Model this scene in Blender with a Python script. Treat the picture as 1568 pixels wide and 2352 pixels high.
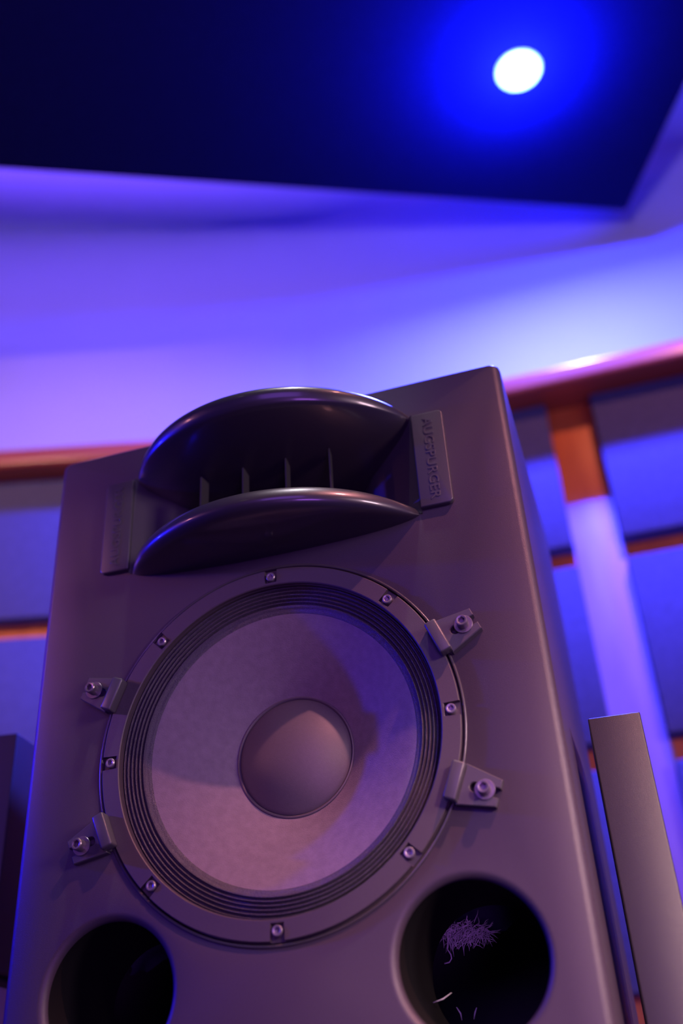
import bpy, bmesh, math, random
from math import sin, cos, pi, radians, sqrt
from mathutils import Vector, Matrix
from mathutils.geometry import delaunay_2d_cdt

for o in list(bpy.data.objects):
    bpy.data.objects.remove(o, do_unlink=True)
SC = bpy.context.scene
COL = SC.collection
Z0 = 1.25                      # height of the woofer centre above the floor
random.seed(7)

# ------------------------------------------------------------------ camera
cam_d = bpy.data.cameras.new('camera')
cam = bpy.data.objects.new('camera', cam_d); COL.objects.link(cam)
rt = Vector((0.9530434, 0.2979875, -0.0539599))
up = Vector((0.2016221, -0.4914176, 0.8472646))
fw = Vector((-0.2259574, 0.8183594, 0.5284232))
M = Matrix((rt, up, -fw)).transposed().to_4x4()
M.translation = Vector((0.3429676, -0.9308800, -0.3472620 + Z0))
cam.matrix_world = M
cam_d.sensor_fit = 'HORIZONTAL'; cam_d.sensor_width = 24.0; cam_d.lens = 35.0
cam_d.clip_start = 0.02
cam_d.dof.use_dof = True; cam_d.dof.focus_distance = 1.05; cam_d.dof.aperture_fstop = 1.9
SC.camera = cam

# ------------------------------------------------------------------ world, exposure
w = bpy.data.worlds.new('world'); SC.world = w; w.use_nodes = True
w.node_tree.nodes['Background'].inputs[0].default_value = (0.01, 0.01, 0.03, 1)
w.node_tree.nodes['Background'].inputs[1].default_value = 0.3
SC.view_settings.view_transform = 'Standard'
SC.view_settings.look = 'None'
SC.view_settings.exposure = 0.0
SC.view_settings.gamma = 1.0
SC.view_settings.use_curve_mapping = False

# cloud frame: origin at its corner, u along the wall edge (negative = left), v away from the wall
CAMP = Vector((0.3429676, -0.9308800, -0.3472620))
CS, WS = 1.20, 1.23             # cloud and upper wall stand this much further out than a flush build
CE = CAMP + (Vector((0.6221, 1.0280, 1.645)) - CAMP)*CS
CU = Vector((cos(radians(24.7)), sin(radians(24.7)), 0)); CV = Vector((sin(radians(24.7)), -cos(radians(24.7)), 0))
def cl(u, v, dz=0.0):
    p = CE + CU*u + CV*v; return Vector((p.x, p.y, p.z + dz + Z0))

def light(name, kind, loc, energy, color, target=None, parent=None, **kw):
    d = bpy.data.lights.new(name, kind); d.energy = energy; d.color = color
    for k, v in kw.items(): setattr(d, k, v)
    o = bpy.data.objects.new(name, d); COL.objects.link(o)
    o.location = loc
    if target is not None:
        o.rotation_euler = (Vector(target) - Vector(loc)).to_track_quat('-Z', 'Y').to_euler()
    if parent is not None:
        o.parent = parent; o.matrix_parent_inverse = Matrix.Translation(-parent.location)
    return o

# large purple LED wash from the back of the room, low
light('purple_wash', 'SPOT', (0.15, -2.0, -0.30 + Z0), 560.0, (0.21, 0.145, 0.40), (0.0, -1.0, 1.80 + Z0), spot_size=radians(80), spot_blend=0.35, shadow_soft_size=0.12)
# warm track spot at the front right, low enough to skim under the cloud
light('warm_track_spot', 'SPOT', (1.45, -1.45, 0.35 + Z0), 260.0, (1.0, 0.62, 0.62), (0.46, 0.0, -0.24 + Z0), spot_size=radians(27), spot_blend=1.0, shadow_soft_size=0.12)
# blue side spot at the far left, almost in the plane of the baffle
light('blue_side_spot', 'SPOT', (-2.1, -0.42, 0.55 + Z0), 240.0, (0.005, 0.005, 1.0), (0.05, 0.0, 0.0 + Z0), spot_size=radians(40), spot_blend=0.6, shadow_soft_size=0.03)
# broad unseen fill light added to lift the blue overall
light('blue_fill', 'AREA', (0.5, -2.6, 0.5 + Z0), 20.0, (0.34, 0.12, 1.0), (0.0, 0.3, 0.2 + Z0), shape='SQUARE', size=1.2)
# soft pink spot from the left, grazing the upper left of the baffle
light('pink_spot', 'SPOT', (-1.9, -1.3, 0.6 + Z0), 170.0, (1.0, 0.33, 0.38), (-0.42, 0.0, 0.27 + Z0), spot_size=radians(15), spot_blend=1.0, shadow_soft_size=0.2)
# soft fill light added off to the right to brighten the horn's left wall
light('side_lamp', 'AREA', (1.75, -0.75, 0.35 + Z0), 6.0, (1.0, 0.66, 0.82), (0.0, 0.0, 0.15 + Z0), shape='SQUARE', size=0.35, spread=radians(100))
# low purple LED wash in front of the loudspeaker
light('low_wash', 'AREA', (0.9, -1.7, -0.75 + Z0), 13.0, (0.42, 0.12, 0.95), (0.05, 0.0, 0.0 + Z0), shape='SQUARE', size=0.5)
# LED cove strips lying on top of the ceiling cloud, facing up
def cove(u0, u1, e):
    a, b = cl(u0, 0.10, 0.12), cl(u1, 0.10, 0.12)
    m = (a + b)/2; L = (b - a).length
    o = light('cove_strip', 'AREA', m, e, (0.17, 0.065, 1.0), shape='RECTANGLE', size=L, size_y=0.03)
    d = (b - a).normalized(); z = (CV + Vector((0, 0, -1.0))).normalized()
    o.matrix_world = Matrix((d, z.cross(d), z)).transposed().to_4x4(); o.location = m
cove(-3.3, -1.2, 75.0)
# blue fill lights added along the cloud edge to tint the top wall
def edge_fill(u0, u1, e):
    a, b = cl(u0, -0.02, 0.12), cl(u1, -0.02, 0.12); L = (b - a).length
    o = light('blue_edge_strip', 'AREA', (a + b)/2, e, (0.005, 0.005, 1.0), shape='RECTANGLE', size=L, size_y=0.03, spread=radians(125))
    d = (b - a).normalized(); z = (CV*0.7 - Vector((0, 0, 0.7))).normalized()
    o.matrix_world = Matrix((d, z.cross(d), z)).transposed().to_4x4(); o.location = (a + b)/2
edge_fill(-3.3, -0.9, 4.6)
edge_fill(-0.9, -0.02, 2.6)
def end_fill(v0, v1, e):  # same added blue fill, along the right end of the cloud
    a, b = cl(0.02, v0, 0.12), cl(0.02, v1, 0.12); L = (b - a).length
    o = light('blue_edge_strip', 'AREA', (a + b)/2, e, (0.005, 0.005, 1.0), shape='RECTANGLE', size=L, size_y=0.03, spread=radians(150))
    d = (b - a).normalized(); z = (-CU*0.8 - Vector((0, 0, 0.6))).normalized()
    o.matrix_world = Matrix((d, z.cross(d), z)).transposed().to_4x4(); o.location = (a + b)/2
end_fill(0.0, 1.4, 2.6)

# ------------------------------------------------------------------ materials
def mat(name, base, rough=0.5, metal=0.0, noise=0.0, nscale=40.0, bump=0.0, bscale=300.0, spec=0.5, base2=None, stretch=None, detail=4.0):
    m = bpy.data.materials.new(name); m.use_nodes = True
    nt = m.node_tree; bs = nt.nodes['Principled BSDF']
    bs.inputs['Base Color'].default_value = (*base, 1); bs.inputs['Roughness'].default_value = rough
    bs.inputs['Metallic'].default_value = metal; bs.inputs['Specular IOR Level'].default_value = spec
    tc = nt.nodes.new('ShaderNodeTexCoord'); mp = nt.nodes.new('ShaderNodeMapping')
    nt.links.new(tc.outputs['Object'], mp.inputs['Vector'])
    if stretch: mp.inputs['Scale'].default_value = stretch
    if noise > 0 or base2:
        n = nt.nodes.new('ShaderNodeTexNoise'); n.inputs['Scale'].default_value = nscale; n.inputs['Detail'].default_value = detail
        nt.links.new(mp.outputs['Vector'], n.inputs['Vector'])
        r = nt.nodes.new('ShaderNodeValToRGB')
        b2 = base2 or tuple(c*(1 - noise) for c in base)
        r.color_ramp.elements[0].color = (*b2, 1); r.color_ramp.elements[1].color = (*base, 1)
        r.color_ramp.elements[0].position = 0.3; r.color_ramp.elements[1].position = 0.7
        nt.links.new(n.outputs['Fac'], r.inputs['Fac']); nt.links.new(r.outputs['Color'], bs.inputs['Base Color'])
    if bump > 0:
        n2 = nt.nodes.new('ShaderNodeTexNoise'); n2.inputs['Scale'].default_value = bscale; n2.inputs['Detail'].default_value = 2.0
        nt.links.new(mp.outputs['Vector'], n2.inputs['Vector'])
        bp = nt.nodes.new('ShaderNodeBump'); bp.inputs['Strength'].default_value = bump; bp.inputs['Distance'].default_value = 0.001
        nt.links.new(n2.outputs['Fac'], bp.inputs['Height']); nt.links.new(bp.outputs['Normal'], bs.inputs['Normal'])
    return m
def emis(name, color, strength):
    m = bpy.data.materials.new(name); m.use_nodes = True
    bs = m.node_tree.nodes['Principled BSDF']; bs.inputs['Base Color'].default_value = (*[min(1, c) for c in color], 1)
    bs.inputs['Emission Color'].default_value = (*color, 1); bs.inputs['Emission Strength'].default_value = strength
    return m
PAINT = mat('wall_paint', (0.50, 0.50, 0.50), 0.6, noise=0.04, nscale=3)
CEILM = mat('ceiling_paint', (0.55, 0.55, 0.55), 0.8, noise=0.04, nscale=3)
WOOD = mat('cherry_wood', (0.72, 0.20, 0.040), 0.5, base2=(0.52, 0.11, 0.020), nscale=3.0, stretch=(6, 6, 0.9), detail=6)
WOODH = mat('cherry_rail', (0.42, 0.10, 0.045), 0.26, base2=(0.33, 0.075, 0.03), nscale=3.0, stretch=(0.8, 0.8, 8), detail=6, spec=0.5)
BLUE_LIT_WOOD = mat('pale_lacquered_wood', (0.36, 0.25, 0.36), 0.4, base2=(0.27, 0.17, 0.27), nscale=3.0, stretch=(6, 6, 1.2), detail=6)  # same wall wood, with the blue light on it put into the colour
BOUNCE_STOP = mat('ledge_cloth', (0.03, 0.03, 0.035), 0.9, noise=0.2, nscale=80, spec=0.1)
FABRIC = mat('panel_fabric', (0.095, 0.10, 0.20), 0.95, noise=0.15, nscale=60, bump=0.4, bscale=900, spec=0.1)
CLOUDM = mat('cloud_fabric', (0.005, 0.005, 0.032), 0.95, noise=0.15, nscale=80, bump=0.3, bscale=900, spec=0.03)
CARPET = mat('carpet', (0.05, 0.05, 0.055), 0.95, noise=0.4, nscale=200, spec=0.1)
ROOM = mat('room_fabric', (0.10, 0.09, 0.10), 0.9, noise=0.1, nscale=10, spec=0.1)
CAB = mat('satin_charcoal_paint', (0.045, 0.034, 0.045), 0.44, noise=0.10, nscale=500, bump=0.25, bscale=1400, spec=0.4)
HORN = mat('horn_lacquer', (0.022, 0.018, 0.023), 0.36, bump=0.06, bscale=1500)
HORN.node_tree.nodes['Principled BSDF'].inputs['Coat Weight'].default_value = 0.5
HORN.node_tree.nodes['Principled BSDF'].inputs['Coat Roughness'].default_value = 0.12
BADGE = mat('badge_plastic', (0.045, 0.042, 0.045), 0.36, bump=0.1, bscale=1500)
FRAME = mat('driver_frame_metal', (0.052, 0.041, 0.043), 0.50, noise=0.1, nscale=400, bump=0.2, bscale=1500)
TUBEM = mat('port_tube_black', (0.006, 0.006, 0.006), 0.6, spec=0.15)
RIM = mat('rim_trim_gloss', (0.05, 0.045, 0.045), 0.25, spec=0.5)
DARK = mat('dark_recess', (0.012, 0.012, 0.012), 0.8)
SURR = mat('doped_cloth', (0.070, 0.062, 0.070), 0.26, noise=0.5, nscale=900, bump=0.9, bscale=1300)
CONE = mat('paper_cone', (0.165, 0.132, 0.155), 0.75, noise=0.18, nscale=120, bump=0.5, bscale=900, spec=0.25)
CAPM = mat('dust_cap_film', (0.100, 0.083, 0.086), 0.5, noise=0.08, nscale=300, bump=0.12, bscale=1200, spec=0.4)
SCREW = mat('black_oxide_steel', (0.30, 0.27, 0.28), 0.32, metal=0.7)
BOLT = mat('bolt_steel', (0.20, 0.17, 0.18), 0.33, metal=0.7)
SOCKET = mat('socket_shadow', (0.02, 0.02, 0.02), 0.5)
CLAMP = mat('clamp_cast', (0.055, 0.050, 0.055), 0.36, bump=0.15, bscale=1200)
WOOL = mat('wool_batting', (0.05, 0.035, 0.08), 0.95, base2=(0.03, 0.02, 0.06), nscale=45, bump=1.0, bscale=250, spec=0.05)
TUFT = mat('white_fibre', (0.8, 0.78, 0.7), 0.9, base2=(0.5, 0.5, 0.44), nscale=90, bump=1.0, bscale=400, spec=0.1)
BLACKB = mat('black_box_paint', (0.030, 0.028, 0.030), 0.5, noise=0.1, nscale=300, bump=0.2, bscale=1200)
TOWERM = mat('slim_box_paint', (0.014, 0.011, 0.014), 0.42, noise=0.1, nscale=500, bump=0.25, bscale=1400)
GREYM = mat('grey_stand_metal', (0.42, 0.42, 0.42), 0.4)
TRIMM = mat('white_lamp_trim', (0.85, 0.85, 0.88), 0.35)

# ------------------------------------------------------------------ helpers
def link(name, me, m, parent=None, smooth=True, sharp=35):
    if smooth:
        for p in me.polygons: p.use_smooth = True
        try: me.set_sharp_from_angle(angle=radians(sharp))
        except Exception: pass
    if m is not None: me.materials.clear(); me.materials.append(m)
    o = bpy.data.objects.new(name, me); COL.objects.link(o)
    if parent is not None: o.parent = parent
    return o
def obj(name, bm, m, parent=None, smooth=True, sharp=35, recalc=True):
    if recalc: bmesh.ops.recalc_face_normals(bm, faces=bm.faces)
    me = bpy.data.meshes.new(name); bm.to_mesh(me); bm.free()
    return link(name, me, m, parent, smooth, sharp)
def empty(name, loc, label, cat, group=None):
    o = bpy.data.objects.new(name, None); COL.objects.link(o); o.location = loc; o.empty_display_size = 0.05
    o['label'] = label; o['category'] = cat
    if group: o['group'] = group
    return o
def tag(o, label, cat, group=None):
    o['label'] = label; o['category'] = cat
    if group: o['group'] = group
    return o
def struct(o): o['kind'] = 'structure'; return o
def add_prism(bm, poly, y0, y1, axis='Y'):
    """extrude polygon of (x,z) from y0 to y1 (or (x,y) from z0 to z1)."""
    f = (lambda p, t: (p[0], t, p[1])) if axis == 'Y' else (lambda p, t: (p[0], p[1], t))
    a = [bm.verts.new(f(p, y0)) for p in poly]; b = [bm.verts.new(f(p, y1)) for p in poly]
    n = len(poly)
    bm.faces.new(a); bm.faces.new(b[::-1])
    for i in range(n): bm.faces.new((a[i], b[i], b[(i+1) % n], a[(i+1) % n]))
    return a, b
def add_box(bm, x0, x1, y0, y1, z0, z1):
    return add_prism(bm, [(x0, z0), (x1, z0), (x1, z1), (x0, z1)], y0, y1)
def bevel(bm, w, seg=2, angle=30):
    bmesh.ops.recalc_face_normals(bm, faces=bm.faces)
    es = [e for e in bm.edges if len(e.link_faces) == 2 and e.calc_face_angle(0) > radians(angle)]
    bmesh.ops.bevel(bm, geom=es, offset=w, segments=seg, profile=0.5, affect='EDGES', clamp_overlap=True)
def add_lathe(bm, prof, n=128, c=(0, 0), closed=False, cap=False):
    """prof list of (r, y) revolved about the Y axis through (x,z)=c."""
    rings = []
    for r, y in prof:
        if r < 1e-6: rings.append([bm.verts.new((c[0], y, c[1]))])
        else: rings.append([bm.verts.new((c[0] + r*sin(2*pi*i/n), y, c[1] + r*cos(2*pi*i/n))) for i in range(n)])
    pairs = list(zip(rings, rings[1:])) + ([(rings[-1], rings[0])] if closed else [])
    for A, B in pairs:
        for i in range(n):
            j = (i+1) % n
            if len(A) == 1 and len(B) == 1: continue
            if len(A) == 1: bm.faces.new((A[0], B[i], B[j]))
            elif len(B) == 1: bm.faces.new((A[i], B[0], A[j]))
            else: bm.faces.new((A[i], B[i], B[j], A[j]))
    return rings
def tri_region(bm, outer, holes, y):
    """flat face (x,z) at depth y with holes; returns loops of verts."""
    pts, edges, loops = [], [], []
    for lp in [outer] + holes:
        s = len(pts); pts += [Vector(p) for p in lp]; n = len(lp)
        edges += [(s+i, s+(i+1) % n) for i in range(n)]; loops.append((s, n))
    vs, es, fs, ov, oe, of = delaunay_2d_cdt(pts, edges, [], 0, 1e-7)
    def inside(p, lp):
        c = False; n = len(lp); j = n-1
        for i in range(n):
            a, b = lp[i], lp[j]
            if (a[1] > p[1]) != (b[1] > p[1]) and p[0] < (b[0]-a[0])*(p[1]-a[1])/(b[1]-a[1]) + a[0]: c = not c
            j = i
        return c
    bv = [bm.verts.new((v[0], y, v[1])) for v in vs]
    for f in fs:
        cx = sum(vs[i][0] for i in f)/len(f); cz = sum(vs[i][1] for i in f)/len(f)
        if inside((cx, cz), outer) and not any(inside((cx, cz), h) for h in holes):
            bm.faces.new([bv[i] for i in f])
    back = {}
    for i, o in enumerate(ov):
        for k in o: back[k] = bv[i]
    return [[back[s+i] for i in range(n)] for s, n in loops]
def strip(bm, A, B):
    n = len(A)
    for i in range(n): bm.faces.new((A[i], B[i], B[(i+1) % n], A[(i+1) % n]))
def rrect(x0, x1, z0, z1, r, k=5):
    pts = []
    for cx, cz, a0 in ((x1-r, z1-r, 0), (x0+r, z1-r, 90), (x0+r, z0+r, 180), (x1-r, z0+r, 270)):
        for i in range(k+1):
            a = radians(a0 + 90*i/k); pts.append((cx + r*cos(a), cz + r*sin(a)))
    return pts
def circle(r, n=96, c=(0, 0)): return [(c[0] + r*sin(2*pi*i/n), c[1] + r*cos(2*pi*i/n)) for i in range(n)]
def moved(o, z=Z0): o.location.z += z; return o

# ------------------------------------------------------------------ room shell
N = lambda h: (-sin(radians(h)), cos(radians(h)))
D_ = lambda h: (cos(radians(h)), sin(radians(h)))
S_ = (-0.6445, 1.0212); M_ = (-0.2970, 1.0824)
H = (15.0, 10.0, 1.0)
P0 = (S_[0] - 2.75*D_(15)[0], S_[1] - 2.75*D_(15)[1]); P3 = (M_[0] + 2.48*D_(1)[0], M_[1] + 2.48*D_(1)[1])
def offset_line(q):
    """front polyline of the bent wall, pushed q metres back."""
    pts = []
    hs = H
    ref = [P0, S_, M_, P3]
    pts.append((P0[0] + N(15)[0]*q, P0[1] + N(15)[1]*q))
    for i, p in ((1, S_), (2, M_)):
        a, b = N(hs[i-1]), N(hs[i]); mx, my = a[0]+b[0], a[1]+b[1]; L = q/((mx*a[0] + my*a[1]))
        pts.append((p[0] + mx*L, p[1] + my*L))
    pts.append((P3[0] + N(1)[0]*q, P3[1] + N(1)[1]*q))
    return pts
def up_xy(p): return (CAMP.x + (p[0] - CAMP.x)*WS, CAMP.y + (p[1] - CAMP.y)*WS)
def ceil_z(x):
    xo = CAMP.x + (x - CAMP.x)/WS
    return CAMP.z + (2.04 - 0.085*xo - CAMP.z)*WS
WQ = 0.115                        # wood face behind the rail front
def wall_piece(name, seg, q0, q1, z0, z1, m, bev=0.0):
    a, b = offset_line(q0), offset_line(q1)
    poly = [a[seg], a[seg+1], b[seg+1], b[seg]]
    bm = bmesh.new(); add_prism(bm, poly, z0 + Z0, z1 + Z0, 'Z')
    if bev: bevel(bm, bev, 2)
    return struct(obj(name, bm, m, smooth=bool(bev)))
SIDE = ('left', 'middle', 'right')
for i in range(3):
    wall_piece('wall_lower_' + SIDE[i], i, WQ, 0.30, -Z0, 1.255, WOOD)
    a = [up_xy(p) for p in offset_line(0.030)]; b = [up_xy(p) for p in offset_line(0.15)]
    bm = bmesh.new(); add_prism(bm, [a[i], a[i+1], b[i+1], b[i]], 1.2605 + Z0, 3.3 + Z0, 'Z')
    struct(obj('wall_upper_' + SIDE[i], bm, PAINT, smooth=False))
    a = offset_line(0.0); bm = bmesh.new(); add_prism(bm, [a[i], a[i+1], b[i+1], b[i]], 1.200 + Z0, 1.257 + Z0, 'Z'); bevel(bm, 0.012, 5)
    struct(obj('trim_%d' % (i+1), bm, WOODH))
    a2 = offset_line(0.02); c2 = [up_xy(p) for p in offset_line(0.030)]; bm = bmesh.new()
    add_prism(bm, [a2[i], a2[i+1], c2[i+1], c2[i]], 1.257 + Z0, 1.260 + Z0, 'Z'); struct(obj('trim_%d' % (i+11), bm, BOUNCE_STOP, smooth=False))  # thin dark cover added on the unseen ledge to stop red bounce light
# wood between the panels: plain above, lower piece has blue light in its colour
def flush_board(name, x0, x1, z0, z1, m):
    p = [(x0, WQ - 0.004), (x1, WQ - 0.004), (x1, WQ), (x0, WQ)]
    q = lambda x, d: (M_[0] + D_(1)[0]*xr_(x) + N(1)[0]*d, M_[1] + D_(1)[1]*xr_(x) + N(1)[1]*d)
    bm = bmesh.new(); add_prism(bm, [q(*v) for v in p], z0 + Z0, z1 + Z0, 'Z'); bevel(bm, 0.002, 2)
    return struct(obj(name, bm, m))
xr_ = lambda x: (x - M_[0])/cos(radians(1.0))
flush_board('trim_4', 0.318, 0.432, 0.918, 1.1995, WOOD)
flush_board('trim_5', 0.318, 0.436, -1.15, 0.917, BLUE_LIT_WOOD)
# ceiling: gently sloping slab
bm = bmesh.new()
xs = (-3.3, 2.3); vs = []
for x in xs:
    for y in (-3.4, 2.2): vs.append((x, y, ceil_z(x) + Z0))
a = [bm.verts.new(v) for v in (vs[0], vs[2], vs[3], vs[1])]; b = [bm.verts.new((v.co.x, v.co.y, v.co.z + 0.12)) for v in a]
bm.faces.new(a); bm.faces.new(b[::-1])
for i in range(4): bm.faces.new((a[i], b[i], b[(i+1) % 4], a[(i+1) % 4]))
struct(obj('ceiling', bm, CEILM, smooth=False))
bm = bmesh.new(); add_box(bm, -3.5, 2.4, -3.4, 2.2, -0.1, 0.0); struct(obj('floor', bm, CARPET, smooth=False))
bm = bmesh.new(); add_box(bm, -3.5, -3.35, -3.25, 1.4, 0, 4.3); struct(obj('wall_side_left', bm, ROOM, smooth=False))
bm = bmesh.new(); add_box(bm, 2.20, 2.35, -3.25, 1.9, 0, 4.3); struct(obj('wall_side_right', bm, ROOM, smooth=False))
bm = bmesh.new(); add_box(bm, -3.35, 2.20, -3.4, -3.25, 0, 4.3); struct(obj('wall_back', bm, ROOM, smooth=False))

# ------------------------------------------------------------------ acoustic panels on the wood wall
ROWS = [(0.781, 1.197), (0.311, 0.728), (-0.161, 0.256), (-0.632, -0.214), (-1.10, -0.685)]
def panel(seg, s0, s1, z0, z1, label, group=None):
    """s measured along the bent segment from its left reference corner (x for the right segment)."""
    ref = {0: (S_, 15.0), 1: (S_, 10.0), 2: (M_, 1.0)}[seg]
    p, h = ref; L = (s0 + s1)/2
    base = (p[0] + D_(h)[0]*L + N(h)[0]*WQ, p[1] + D_(h)[1]*L + N(h)[1]*WQ)
    bm = bmesh.new(); wd = (s1 - s0)/2
    add_box(bm, -wd, wd, -0.047, 0.0, 0, z1 - z0); bevel(bm, 0.005, 3)
    o = obj('acoustic_panel', bm, FABRIC)
    o.location = (base[0], base[1], z0 + Z0); o.rotation_euler = (0, 0, radians(h))
    tag(o, label, 'acoustic panel', group or 'fabric panels on the wood wall')
xr = lambda x: (x - M_[0])/cos(radians(1.0))
# left segment
lab0 = ['grey fabric wall panel directly under the orange-lit wood rail on the left',
        'grey fabric wall panel below the orange gap, above the small black box speaker',
        'grey fabric wall panel behind the small black box speaker']
for r in range(3): panel(0, -0.70, -0.20, *ROWS[r], lab0[r])
# right segment: narrow strip column beside the cabinet, wide column at the picture edge
labn = ['blue-lit fabric panel under the dark rail, mostly hidden behind the large speaker cabinet',
        'blue-lit fabric panel in the second row, mostly hidden behind the large speaker cabinet',
        'fabric panel in the third row, seen as a sliver between large speaker and slim tower',
        'fabric panel in the lowest row, a tiny scrap between large speaker and slim tower']
for r in range(4): panel(2, xr(-0.097), xr(0.320), *ROWS[r], labn[r])
labw = ['wide blue-lit fabric panel directly under the dark rail, right of the pale upright board',
        'wide blue-lit fabric panel in the second row, right of the pale upright board',
        'wide fabric panel in the third row, peeking out right of the slim dark tower']
for r in range(3): panel(2, xr(0.430), xr(0.845), *ROWS[r], labw[r])

# ------------------------------------------------------------------ ceiling cloud and downlights
def clxy(u, v): p = CE + CU*u + CV*v; return (p.x, p.y)
bm = bmesh.new()
add_prism(bm, [clxy(0, 0), clxy(-3.4, 0), clxy(-3.4, 3.1), clxy(0, 3.1)], CE.z + Z0, CE.z + Z0 + 0.09, 'Z'); bevel(bm, 0.012, 3)
cloud = empty('ceiling_cloud', cl(-1.7, 1.55), 'large dark fabric ceiling cloud hanging flat below the purple-lit ceiling', 'acoustic cloud')
bm2 = bmesh.new()
lz = CE.z + Z0 + 0.0905
prof_ = [(0.0, 0.165), (-0.5, 0.120), (-1.0, 0.097), (-3.4, 0.092)]      # (u, lip height): unseen lip added to keep cove light off the wall
front = [[bm2.verts.new((*clxy(u, v), lz + hh)) for v, hh in ((0.0, 0.0), (0.0, h), (0.02, h), (0.02, 0.0))] for u, h in prof_]
for A_, B_ in zip(front, front[1:]):
    for k in range(4): bm2.faces.new((A_[k], A_[(k+1) % 4], B_[(k+1) % 4], B_[k]))
bm2.faces.new(front[0]); bm2.faces.new(front[-1][::-1])
o = obj('fascia_lip', bm2, CLOUDM, smooth=False); o.parent = cloud; o.matrix_parent_inverse = Matrix.Translation(-cloud.location)
o = obj('cloud_panel', bm, CLOUDM); o.parent = cloud; o.matrix_parent_inverse = Matrix.Translation(-cloud.location)
for u in (-3.1, -0.3):
    for v in (0.3, 2.8):
        bm = bmesh.new(); q = cl(u, v); add_prism(bm, [(q.x + 0.006*cos(t*pi/4), q.y + 0.006*sin(t*pi/4)) for t in range(8)], q.z + 0.09, ceil_z(q.x) + Z0, 'Z')
        o = obj('hanging_rod', bm, DARK, cloud); o.matrix_parent_inverse = Matrix.Translation(-cloud.location)
def downlight(u, v, label, lens_color, lens_strength, beam):
    c = cl(u, v)
    t = empty('downlight', c, label, 'downlight', 'round downlights in the ceiling cloud')
    def vert_lathe(name, prof, m):
        bm = bmesh.new(); n = 48
        rings = [[bm.verts.new((r*cos(2*pi*i/n), r*sin(2*pi*i/n), z)) for i in range(n)] if r > 1e-6 else [bm.verts.new((0, 0, z))] for r, z in prof]
        for A, B in zip(rings, rings[1:]):
            for i in range(n):
                j = (i+1) % n
                if len(B) == 1: bm.faces.new((A[i], A[j], B[0]))
                else: bm.faces.new((A[i], A[j], B[j], B[i]))
        return obj(name, bm, m, t)
    vert_lathe('trim_ring', [(0.060, 0.0), (0.060, -0.003), (0.056, -0.006), (0.047, -0.006), (0.044, -0.003), (0.044, 0.0)], TRIMM)
    vert_lathe('lens', [(0.0435, -0.001), (0.043, -0.012), (0.036, -0.019), (0.022, -0.023), (0.0, -0.0245)], emis('lamp_lens', lens_color, lens_strength))
    beam(t, c)
def beam_a(t, c):
    light('beam', 'AREA', c + Vector((0, 0, -0.03)), 290.0, (0.058, 0.068, 1.0), c + Vector((0, 0.0001, -1)), t, shape='DISK', size=0.086)
    light('spill', 'POINT', c + Vector((0, 0, -0.10)), 165.0, (0.010, 0.022, 1.0), None, t, shadow_soft_size=0.03)  # extra point light added below the lens to make the blue halo
downlight(-0.398*CS, 0.373*CS, 'glowing blue-white downlight in the dark ceiling cloud, above the right wall', (0.30, 0.32, 1.0), 14.0, beam_a)
def beam_w(t, c):
    light('beam', 'SPOT', c + Vector((0, 0, -0.03)), 640.0, (0.82, 0.29, 0.30), (0.10, -0.02, Z0 - 0.26), t, spot_size=radians(20), spot_blend=1.0, shadow_soft_size=0.03)
downlight(-0.40, 2.50, 'warm downlight in the ceiling cloud in front of the big speaker', (1.0, 0.75, 0.45), 30.0, beam_w)
def beam_e(t, c):
    light('beam', 'SPOT', c + Vector((0, 0, -0.03)), 80.0, (1.0, 0.34, 0.20), (0.40, 1.25, 0.90 + Z0), t, spot_size=radians(62), spot_blend=1.0, shadow_soft_size=0.04)  # unseen amber light added to brighten the wood under the right rail
downlight(-0.42, 1.45, 'amber downlight in the ceiling cloud aimed at the wood block under the right rail', (1.0, 0.55, 0.3), 20.0, beam_e)
def beam_d(t, c):
    light('beam', 'SPOT', c + Vector((0, 0, -0.03)), 90.0, (0.85, 0.75, 0.85), (0.0, -0.08, 0.30 + Z0), t, spot_size=radians(16), spot_blend=0.7, shadow_soft_size=0.04)
downlight(-1.216, 1.50, 'white downlight in the ceiling cloud above the front of the big speaker, out of frame', (1.0, 0.95, 0.9), 20.0, beam_d)
def beam_c(t, c):
    light('beam', 'SPOT', c + Vector((0, 0, -0.03)), 560.0, (0.95, 0.46, 0.30), (-1.25, 1.10, 0.95 + Z0), t, spot_size=radians(42), spot_blend=0.8, shadow_soft_size=0.05)
downlight(-2.9, 2.9, 'white downlight in the ceiling cloud aimed at the left wall, out of frame', (1.0, 0.9, 0.8), 20.0, beam_c)

# ------------------------------------------------------------------ main loudspeaker
SPK = empty('studio_loudspeaker', (0, 0.22, Z0 - 0.62), 'large charcoal studio loudspeaker with curved horn lips and one big woofer', 'loudspeaker')
SPK_INV = Matrix.Translation(-SPK.location)
def part(name, bm, m, parent=None, smooth=True, sharp=35, recalc=True):
    """mesh given with the woofer centre as origin."""
    o = obj(name, bm, m, None, smooth, sharp, recalc)
    for v in o.data.vertices: v.co.z += Z0
    p = parent or SPK; o.parent = p
    o.matrix_parent_inverse = p.matrix_world.inverted() if parent is None and False else Matrix()
    if parent is None: o.matrix_parent_inverse = SPK_INV
    return o
HX, HT, HB, DEP = 0.280, 0.414, -0.612, 0.46
HZ = 0.2965
PORTS = ((-0.175, -0.225), (0.177, -0.225))
bm = bmesh.new()
outer = rrect(-HX, HX, HB, HT - 0.001, 0.004, 3)
holes = [circle(0.1995, 128)] + [circle(0.0745, 72, c) for c in PORTS] + [[(-0.1785, HZ-0.067), (0.1785, HZ-0.067), (0.1785, HZ+0.067), (-0.1785, HZ+0.067)]]
loops = tri_region(bm, outer, holes, 0.0)
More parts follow.
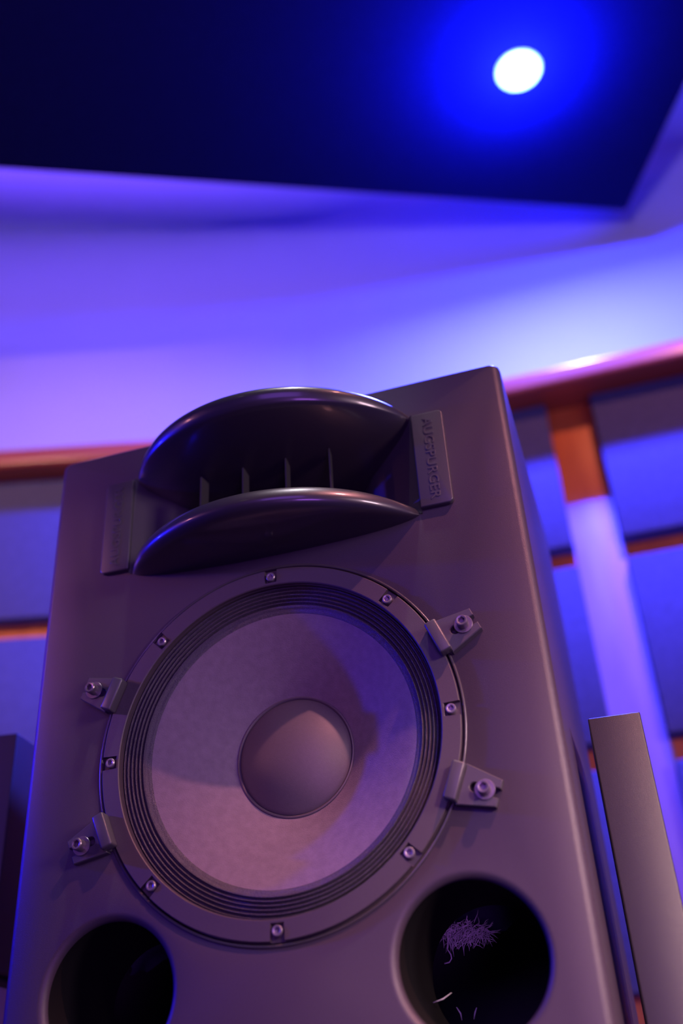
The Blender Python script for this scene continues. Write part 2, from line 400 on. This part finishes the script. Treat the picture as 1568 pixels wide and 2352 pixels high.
# rounded vertical edges, crisp top
def outl(dx, dz): return rrect(-HX-dx, HX+dx, HB-dz, HT-0.001+dz, 0.004 + min(dx, 0.004), 3)
prev = loops[0]
for a in (22, 45, 68, 90):
    s, c_ = sin(radians(a)), 1 - cos(radians(a))
    cur = [bm.verts.new((p[0], 0.009*c_, p[1])) for p in outl(0.009*s, 0.0025*s)]
    strip(bm, prev, cur); prev = cur
cur = [bm.verts.new((v.co.x, DEP, v.co.z)) for v in prev]; strip(bm, prev, cur); bm.faces.new(cur[::-1])
# woofer rebate: small round-over, then wall down
def ring_down(loop, c, prof):
    prev = loop
    for r, y in prof:
        cur = []
        for v in loop:
            d = Vector((v.co.x - c[0], v.co.z - c[1])).normalized()
            cur.append(bm.verts.new((c[0] + d.x*r, y, c[1] + d.y*r)))
        strip(bm, prev, cur); prev = cur
    return prev
ring_down(loops[1], (0, 0), [(0.1981, 0.0007), (0.1970, 0.0022), (0.1966, 0.006), (0.1966, 0.03)])
for lp, c in zip(loops[2:4], PORTS):
    ring_down(lp, c, [(0.0745 - 0.008*sin(radians(a)), 0.008*(1-cos(radians(a)))) for a in (15, 30, 45, 60, 75, 90)])
part('cabinet', bm, CAB, sharp=28)

# ports: flared tube, open into the lined cabinet
for k, c in enumerate(PORTS):
    bm = bmesh.new()
    add_lathe(bm, [(0.0665, 0.0078), (0.0655, 0.03), (0.0650, 0.135), (0.067, 0.135), (0.0675, 0.009)], 72, c)
    pt = part('port_tube', bm, TUBEM)
    # batting behind the tube
    bm = bmesh.new()
    rnd = random.Random(3 + k)
    gx, gz = 26, 20
    ph = [rnd.uniform(0, 6.28) for _ in range(6)]
    g = []
    for i in range(gx+1):
        row = []
        for j in range(gz+1):
            x = c[0] - 0.10 + 0.20*i/gx; z = c[1] + 0.056 + 0.006*sin(70*x + ph[4]) + 0.004*sin(190*x + ph[5]) + 0.15*j/gz
            yy = 0.235 + 0.012*sin(38*x+ph[0])*sin(45*z+ph[1]) + 0.008*sin(95*x+ph[2])*sin(83*z+ph[3]) + 0.004*rnd.uniform(-1, 1)
            row.append(bm.verts.new((x, yy, z)))
        g.append(row)
    for i in range(gx):
        for j in range(gz): bm.faces.new((g[i][j], g[i+1][j], g[i+1][j+1], g[i][j+1]))
    o = part('damping_wool', bm, WOOL, sharp=180); o['kind'] = 'stuff'; o['label'] = 'lumpy dark purple batting seen through the port'

def tube(bm, pts, r, n=6):
    rings = []
    for i, p in enumerate(pts):
        p = Vector(p); d = (Vector(pts[min(i+1, len(pts)-1)]) - Vector(pts[max(i-1, 0)])).normalized()
        a = d.orthogonal().normalized(); b = d.cross(a); rr = r[i] if isinstance(r, (list, tuple)) else r
        rings.append([bm.verts.new(p + a*rr*cos(2*pi*k/n) + b*rr*sin(2*pi*k/n)) for k in range(n)])
    for A, B in zip(rings, rings[1:]):
        for k in range(n): bm.faces.new((A[k], A[(k+1) % n], B[(k+1) % n], B[k]))
    bm.faces.new(rings[0]); bm.faces.new(rings[-1][::-1])

# woofer -----------------------------------------------------------------
SR = 0.1855
bm = bmesh.new()
def rout(t):
    for k in range(8):
        d = (t - k*pi/4 + pi) % (2*pi) - pi
        if abs(d) < 0.0070/SR: return 0.1790
    return 0.1948
ts = []
for k in range(8):
    e = 0.0070/SR
    ts += [k*pi/4 - e - 1e-4, k*pi/4 - e + 1e-4, k*pi/4, k*pi/4 + e - 1e-4, k*pi/4 + e + 1e-4]
    for i in range(1, 22): ts.append(k*pi/4 + e + (pi/4 - 2*e)*i/22)
ts = sorted(t % (2*pi) for t in ts)
n = len(ts)
def ringv(rf, y): return [bm.verts.new((rf(t)*sin(t), y, rf(t)*cos(t))) for t in ts]
yF = -0.0045
A = ringv(lambda t: 0.1762, yF); B = ringv(lambda t: rout(t) - 0.0008, yF); C_ = ringv(rout, yF + 0.0008); D2 = ringv(rout, 0.004)
A1 = ringv(lambda t: 0.1752, yF + 0.0009); A2 = ringv(lambda t: 0.1748, 0.010)
strip(bm, A, B); strip(bm, B, C_); strip(bm, C_, D2); strip(bm, A, A1); strip(bm, A1, A2)
frame = part('woofer_frame', bm, FRAME, sharp=25)
bm = bmesh.new(); add_lathe(bm, [(0.1745, 0.001), (0.1950, 0.001), (0.1958, 0.0018), (0.1958, 0.012)], 128); part('frame_flange', bm, FRAME, frame)

bm = bmesh.new()
add_lathe(bm, [(0.1983 + 0.0016*cos(radians(a)), -0.0006 - 0.0016*sin(radians(a))) for a in range(-30, 211, 24)], 160)
part('trim_ring', bm, RIM, frame, sharp=180)
def hex_head(bm, c, r, y0, y1, hole=0.55, depth=0.004, n=24):
    """socket head: outer cylinder with chamfer and a hexagonal recess."""
    R = []
    for rr, y in ((r, y1), (r, y0 + 0.0009), (r - 0.0007, y0), (r*hole*1.15, y0)):
        R.append([bm.verts.new((c[0] + rr*sin(2*pi*i/n), y, c[1] + rr*cos(2*pi*i/n))) for i in range(n)])
    for a, b in zip(R, R[1:]): strip(bm, a, b)
    def hexr(t):
        t = (t % (pi/3)) - pi/6; return r*hole*0.92/cos(t)
    h0 = [bm.verts.new((c[0] + hexr(2*pi*i/n)*sin(2*pi*i/n), y0 + 0.0003, c[1] + hexr(2*pi*i/n)*cos(2*pi*i/n))) for i in range(n)]
    h1 = [bm.verts.new((v.co.x, y0 + depth, v.co.z)) for v in h0]
    strip(bm, R[-1], h0); strip(bm, h0, h1); bm.faces.new(h1)
for k in range(8):
    bm = bmesh.new(); a = k*pi/4
    hex_head(bm, (SR*sin(a), SR*cos(a)), 0.0052, -0.0060, 0.001, depth=0.0042)
    part('screw', bm, SCREW, frame)

# surround: four concentric cloth rolls and a glued flat
bm = bmesh.new()
prof = [(0.1752, 0.0085), (0.1740, 0.0075)]
r_o, r_i, rolls = 0.1735, 0.1530, 5
for i in range(rolls*10 + 1):
    t = i/(rolls*10); r = r_o - (r_o - r_i)*t
    prof.append((r, 0.0062 + 0.004*t + 0.0024*cos(2*pi*rolls*t + pi)))
prof += [(0.1520, 0.0120), (0.1490, 0.0125), (0.1462, 0.0138), (0.1450, 0.0152)]
add_lathe(bm, prof, 192); part('surround', bm, SURR, sharp=180)
bm = bmesh.new()
prof = []
for i in range(25):
    t = i/24; r = 0.1463 + (0.0655 - 0.1463)*t
    prof.append((r, 0.0140 + 0.049*(0.78*t + 0.22*t*t)))
add_lathe(bm, prof, 192); part('cone', bm, CONE, sharp=180)
bm = bmesh.new()
prof = [(0.0668, 0.0625), (0.0662, 0.0608), (0.0650, 0.0604), (0.0640, 0.0612), (0.0634, 0.0632), (0.0628, 0.0618)]
for i in range(1, 21):
    t = i/20; r = 0.0628*(1 - t)
    prof.append((r, 0.0618 - 0.0215*(1 - (1-t)**2.2)))
add_lathe(bm, prof, 128); part('dust_cap', bm, CAPM, sharp=40)

# clamps around the frame ---------------------------------------------------
def clamp(ang):
    R = Matrix.Rotation(radians(ang), 4, 'Y')     # local +z is radial
    def place(bm): bmesh.ops.transform(bm, matrix=R, verts=bm.verts)
    root_bm = bmesh.new()
    # foot plate with an open slot
    hw0, hw1, r0, r1 = 0.0200, 0.0128, 0.2020, 0.2395
    slot = 0.0045; rs = 0.2150
    arc = [(slot*cos(radians(a)), rs + slot*sin(radians(a))) for a in (0, -30, -60, -90, -120, -150, -180)]
    poly = [(-hw0, r0), (hw0, r0), (hw1, r1), (slot, r1)] + arc + [(-slot, r1), (-hw1, r1)]
    bm2 = bmesh.new(); tri = tri_region(bm2, poly, [], -0.0085)[0]
    back = [bm2.verts.new((v.co.x, -0.0002, v.co.z)) for v in tri]; strip(bm2, tri, back)
    es = [e for e in bm2.edges if all(abs(v.co.y + 0.0085) < 1e-6 for v in e.verts) and any(abs(f.normal.y) < 0.5 for f in e.link_faces)]
    bm2.normal_update()
    es = [e for e in bm2.edges if len(e.link_faces) == 2 and abs(abs(e.link_faces[0].normal.y) - abs(e.link_faces[1].normal.y)) > 0.8]
    bmesh.ops.bevel(bm2, geom=es, offset=0.0008, segments=1, affect='EDGES')
    place(bm2)
    c = part('mounting_clamp', bm2, CLAMP, sharp=30)
    bm2 = bmesh.new(); add_box(bm2, -0.0185, 0.0185, -0.0185, -0.0046, 0.1905, 0.2035); bevel(bm2, 0.0022, 3); place(bm2)
    part('hook_block', bm2, CLAMP, c)
    bm2 = bmesh.new(); add_box(bm2, -0.0185, 0.0185, -0.0140, -0.0002, 0.1985, 0.2035); bevel(bm2, 0.001, 1); place(bm2)
    part('hook_foot', bm2, CLAMP, c)
    bm2 = bmesh.new(); add_lathe(bm2, [(0.0045, -0.0086), (0.0045, -0.0102), (0.0094, -0.0102), (0.0098, -0.0098), (0.0098, -0.0086)], 32, (0, 0.2255)); place(bm2)
    part('washer', bm2, BOLT, c)
    bm2 = bmesh.new(); hex_head(bm2, (0, 0.2255), 0.0060, -0.0205, -0.0100, hole=0.58, depth=0.005); place(bm2)
    part('socket_bolt', bm2, BOLT, c)
for a in (68, 112, -112, -68): clamp(a)

# horn ----------------------------------------------------------------------
D0, HXL = 0.105, 0.176
RL = (HXL**2 + D0**2)/(2*D0)
def kx(x): return max(0.0, (sqrt(max(0, RL*RL - x*x)) - (RL - D0))/D0)
PROF = [(-0.100, 0.020), (-0.070, 0.0215), (-0.040, 0.0245), (-0.015, 0.0290), (0.010, 0.0335), (0.035, 0.0385), (0.060, 0.0445), (0.080, 0.0503), (0.092, 0.0543), (0.098, 0.0565),
        (0.1005, 0.0585), (0.1032, 0.0635), (0.1046, 0.0680), (0.1050, 0.0715), (0.1043, 0.0750), (0.1020, 0.0785), (0.0985, 0.0812), (0.0940, 0.0832), (0.088, 0.0846), (0.078, 0.0855), (0.055, 0.0850), (0.025, 0.0830), (-0.006, 0.0815)]
def lip(sign):
    bm = bmesh.new(); n = 96; rows = []
    for i in range(n+1):
        th = -pi/2 + pi*i/n; x = HXL*sin(th); k = kx(x); g = max(0.04, k**0.6)
        row = []
        for s, h in PROF:
            hh = 0.0665 + (h - 0.0665)*g
            ss = s*k if s > 0 else s
            row.append(bm.verts.new((x, -ss, HZ + sign*hh)))
        rows.append(row)
    m_ = len(PROF)
    for i in range(n):
        for j in range(m_):
            bm.faces.new((rows[i][j], rows[i+1][j], rows[i+1][(j+1) % m_], rows[i][(j+1) % m_]))
    bm.faces.new(rows[0]); bm.faces.new(rows[-1][::-1])
    return part('horn_lip', bm, HORN, sharp=50)
up_lip = lip(1); lo_lip = lip(-1)
# side walls of the mouth flaring to the badges
for sx in (-1, 1):
    bm = bmesh.new(); cols = []
    for x, y in ((0.1795, -0.0035), (0.176, -0.0005), (0.165, 0.010), (0.145, 0.026), (0.115, 0.052), (0.095, 0.080), (0.085, 0.10)):
        cols.append([bm.verts.new((sx*x, y, HZ - 0.0675)), bm.verts.new((sx*x, y, HZ + 0.0675))])
    for A, B in zip(cols, cols[1:]): bm.faces.new((A[0], A[1], B[1], B[0]))
    part('horn_side_wall', bm, BADGE, sharp=180)
bm = bmesh.new(); add_box(bm, -0.10, 0.10, 0.098, 0.108, HZ - 0.07, HZ + 0.07); part('horn_throat', bm, DARK, smooth=False)
for x0 in (-0.081, -0.027, 0.027, 0.081):
    bm = bmesh.new(); t = 0.0009
    a = [(x0 - t, -0.020), (x0 + t, -0.020), (x0*0.97 + t, -0.004), (x0*0.97 - t, -0.004)]
    add_prism(bm, a, HZ - 0.035, HZ + 0.035, 'Z'); part('horn_vane', bm, DARK, smooth=False)

def badge(sx):
    bm = bmesh.new()
    x0, x1 = 0.1785, 0.2160; z0, z1 = HZ - 0.0630, HZ + 0.0640; r = 0.006
    poly = [(x0, z0)]
    for cx, cz, a0 in ((x1-r, z0+r, -90), (x1-r, z1-r, 0)):
        for i in range(7): a = radians(a0 + 15*i); poly.append((cx + r*cos(a), cz + r*sin(a)))
    poly.append((x0, z1))
    if sx < 0: poly = [(-p[0], p[1]) for p in poly][::-1]
    add_prism(bm, poly, -0.0075, -0.0002); bevel(bm, 0.0016, 3)
    b = part('badge', bm, BADGE)
    cu = bpy.data.curves.new('lettering', 'FONT'); cu.body = 'AUGSPURGER'; cu.align_x = 'CENTER'; cu.align_y = 'CENTER'
    cu.size = 0.0148; cu.extrude = 0.0007; cu.bevel_depth = 0.00015; cu.bevel_resolution = 1; cu.space_character = 1.06
    tmp = bpy.data.objects.new('lettering_tmp', cu); COL.objects.link(tmp)
    bpy.context.view_layer.update()
    dg = bpy.context.evaluated_depsgraph_get(); me = bpy.data.meshes.new_from_object(tmp.evaluated_get(dg))
    bpy.data.objects.remove(tmp, do_unlink=True); bpy.data.curves.remove(cu)
    xs_ = [v.co.x for v in me.vertices]; sc = 0.112/(max(xs_) - min(xs_)); cxm = (max(xs_) + min(xs_))/2
    ys_ = [v.co.y for v in me.vertices]; sy = 0.0112/(max(ys_) - min(ys_)); cym = (max(ys_) + min(ys_))/2
    # text plane x->down (right badge) or up (left badge)
    for v in me.vertices:
        a, b_, d = (v.co.x - cxm)*sc, (v.co.y - cym)*sy, v.co.z
        if sx > 0: v.co = Vector((0.1975 + b_, -0.0075 - d, HZ - a))
        else: v.co = Vector((-0.1975 - b_, -0.0075 - d, HZ + a))
        v.co.z += Z0
    o = link('lettering', me, BADGE, b, smooth=False)
    return b
badge(1); badge(-1)

# white fibre tuft and loose threads inside the right port
c = PORTS[1]
bm = bmesh.new(); rnd = random.Random(11)
for i in range(420):
    t = rnd.random(); x = 0.110 + 0.050*t
    z = -0.1695 + 0.0065*rnd.uniform(-1, 1)*(0.5 + sin(pi*t)) - 0.002*t
    p = Vector((x, 0.204 + 0.012*rnd.random(), z)); pts = [p]
    d = Vector((rnd.uniform(-1, 1), rnd.uniform(-.3, .3), rnd.uniform(-1, 0.7))).normalized()*0.0016
    for s_ in range(4):
        d = (d + Vector((rnd.uniform(-1, 1), rnd.uniform(-.3, .3), rnd.uniform(-1, 0.8)))*0.0016); p = p + d; pts.append(p)
    tube(bm, pts, [0.0002, 0.00045, 0.0005, 0.0004, 0.0001], 4)
o = part('white_tuft', bm, TUFT, sharp=180); o['kind'] = 'stuff'; o['label'] = 'whitish fibre tuft on the batting'
bm = bmesh.new()
tube(bm, [(0.1180, 0.204, -0.172), (0.1172, 0.204, -0.1800), (0.1157, 0.204, -0.1866), (0.1192, 0.204, -0.1925), (0.1195, 0.204, -0.1965), (0.1165, 0.204, -0.1998), (0.1112, 0.204, -0.2006)], [0.0010, 0.0008, 0.0008, 0.0007, 0.0008, 0.0009, 0.0008], 6)
part('loose_thread', bm, TUFT, sharp=180)
bm = bmesh.new()
tube(bm, [(0.118, 0.100, -0.2469), (0.128, 0.100, -0.2444), (0.1367, 0.100, -0.2398)], [0.0002, 0.0006, 0.0002], 5)
part('loose_thread', bm, TUFT, sharp=180)
for q in ([(0.146, 0.15, -0.2600), (0.1475, 0.15, -0.2550), (0.1500, 0.15, -0.2500)], [(0.134, 0.15, -0.2600), (0.1335, 0.15, -0.2540), (0.1300, 0.15, -0.2480)]):
    bm = bmesh.new(); tube(bm, q, [0.0003, 0.0007, 0.0004], 5); part('loose_thread', bm, TUFT, sharp=180)

# stand below the loudspeaker (below the frame)
st = empty('speaker_stand', (0, 0.22, 0), 'black floor stand under the large charcoal studio loudspeaker', 'stand')
bm = bmesh.new(); add_box(bm, -0.27, 0.27, -0.20, 0.22, Z0-0.645, Z0-0.6148); bevel(bm, 0.004, 2); obj('top_plate', bm, BLACKB, st)
for x in (-0.2, 0.2):
    bm = bmesh.new(); add_box(bm, x-0.03, x+0.03, -0.15, 0.17, 0.028, Z0-0.645); bevel(bm, 0.004, 2); obj('upright', bm, BLACKB, st)
bm = bmesh.new(); add_box(bm, -0.27, 0.27, -0.20, 0.22, 0.0, 0.028); bevel(bm, 0.004, 2); obj('base_plate', bm, BLACKB, st)

# ------------------------------------------------------------------ small box speaker at the left edge
bx = empty('box_speaker', (-0.447, 0.20, Z0 - 0.158), 'small black box speaker cut off by the left edge of the photo', 'loudspeaker')
bx.rotation_euler = (0, 0, radians(6.0))
bm = bmesh.new(); add_box(bm, -0.21, 0.0, 0.0, 0.26, 0.0, 0.299); bevel(bm, 0.003, 3); obj('cabinet', bm, BLACKB, bx)
def lathe_obj(name, prof, c, m, par):
    bm = bmesh.new(); add_lathe(bm, prof, 48, c); return obj(name, bm, m, par, sharp=60)
lathe_obj('woofer', [(0.075, -0.001), (0.072, -0.005), (0.066, -0.001), (0.060, -0.004), (0.055, 0.0), (0.025, 0.018), (0.02, 0.008), (0.0, 0.004)], (-0.115, 0.105), CONE, bx)
lathe_obj('tweeter', [(0.035, -0.001), (0.033, -0.003), (0.016, -0.001), (0.012, -0.006), (0.0, -0.010)], (-0.115, 0.235), CAPM, bx)
bs = empty('box_speaker_stand', (-0.447, 0.20, 0), 'pale grey post stand under the small black box speaker', 'stand')
bs.rotation_euler = (0, 0, radians(6.0))
bm = bmesh.new(); add_box(bm, -0.20, -0.012, 0.01, 0.21, Z0-0.170, Z0-0.158); bevel(bm, 0.002, 2); obj('top_plate', bm, BLACKB, bs)
bm = bmesh.new(); add_box(bm, -0.150, -0.008, 0.005, 0.10, 0.02, Z0-0.170); bevel(bm, 0.003, 2); obj('post', bm, GREYM, bs)
bm = bmesh.new(); add_box(bm, -0.25, 0.03, -0.03, 0.25, 0.0, 0.02); bevel(bm, 0.003, 2); obj('base_plate', bm, BLACKB, bs)

# ------------------------------------------------------------------ slim dark tower at the right edge
tw = empty('slim_tower', (0.336, 0.10, 0), 'slim dark upright tower standing close beside the right side of the large speaker', 'tower')
tw.rotation_euler = (0, 0, radians(2.5))
bm = bmesh.new(); add_box(bm, -0.0265, 0.0265, 0.0, 0.12, 0.02, Z0 + 0.0045); bevel(bm, 0.0018, 3); obj('body', bm, TOWERM, tw)
bm = bmesh.new(); add_box(bm, -0.035, 0.06, -0.02, 0.16, 0.0, 0.02); bevel(bm, 0.003, 2); obj('base_plate', bm, BLACKB, tw)
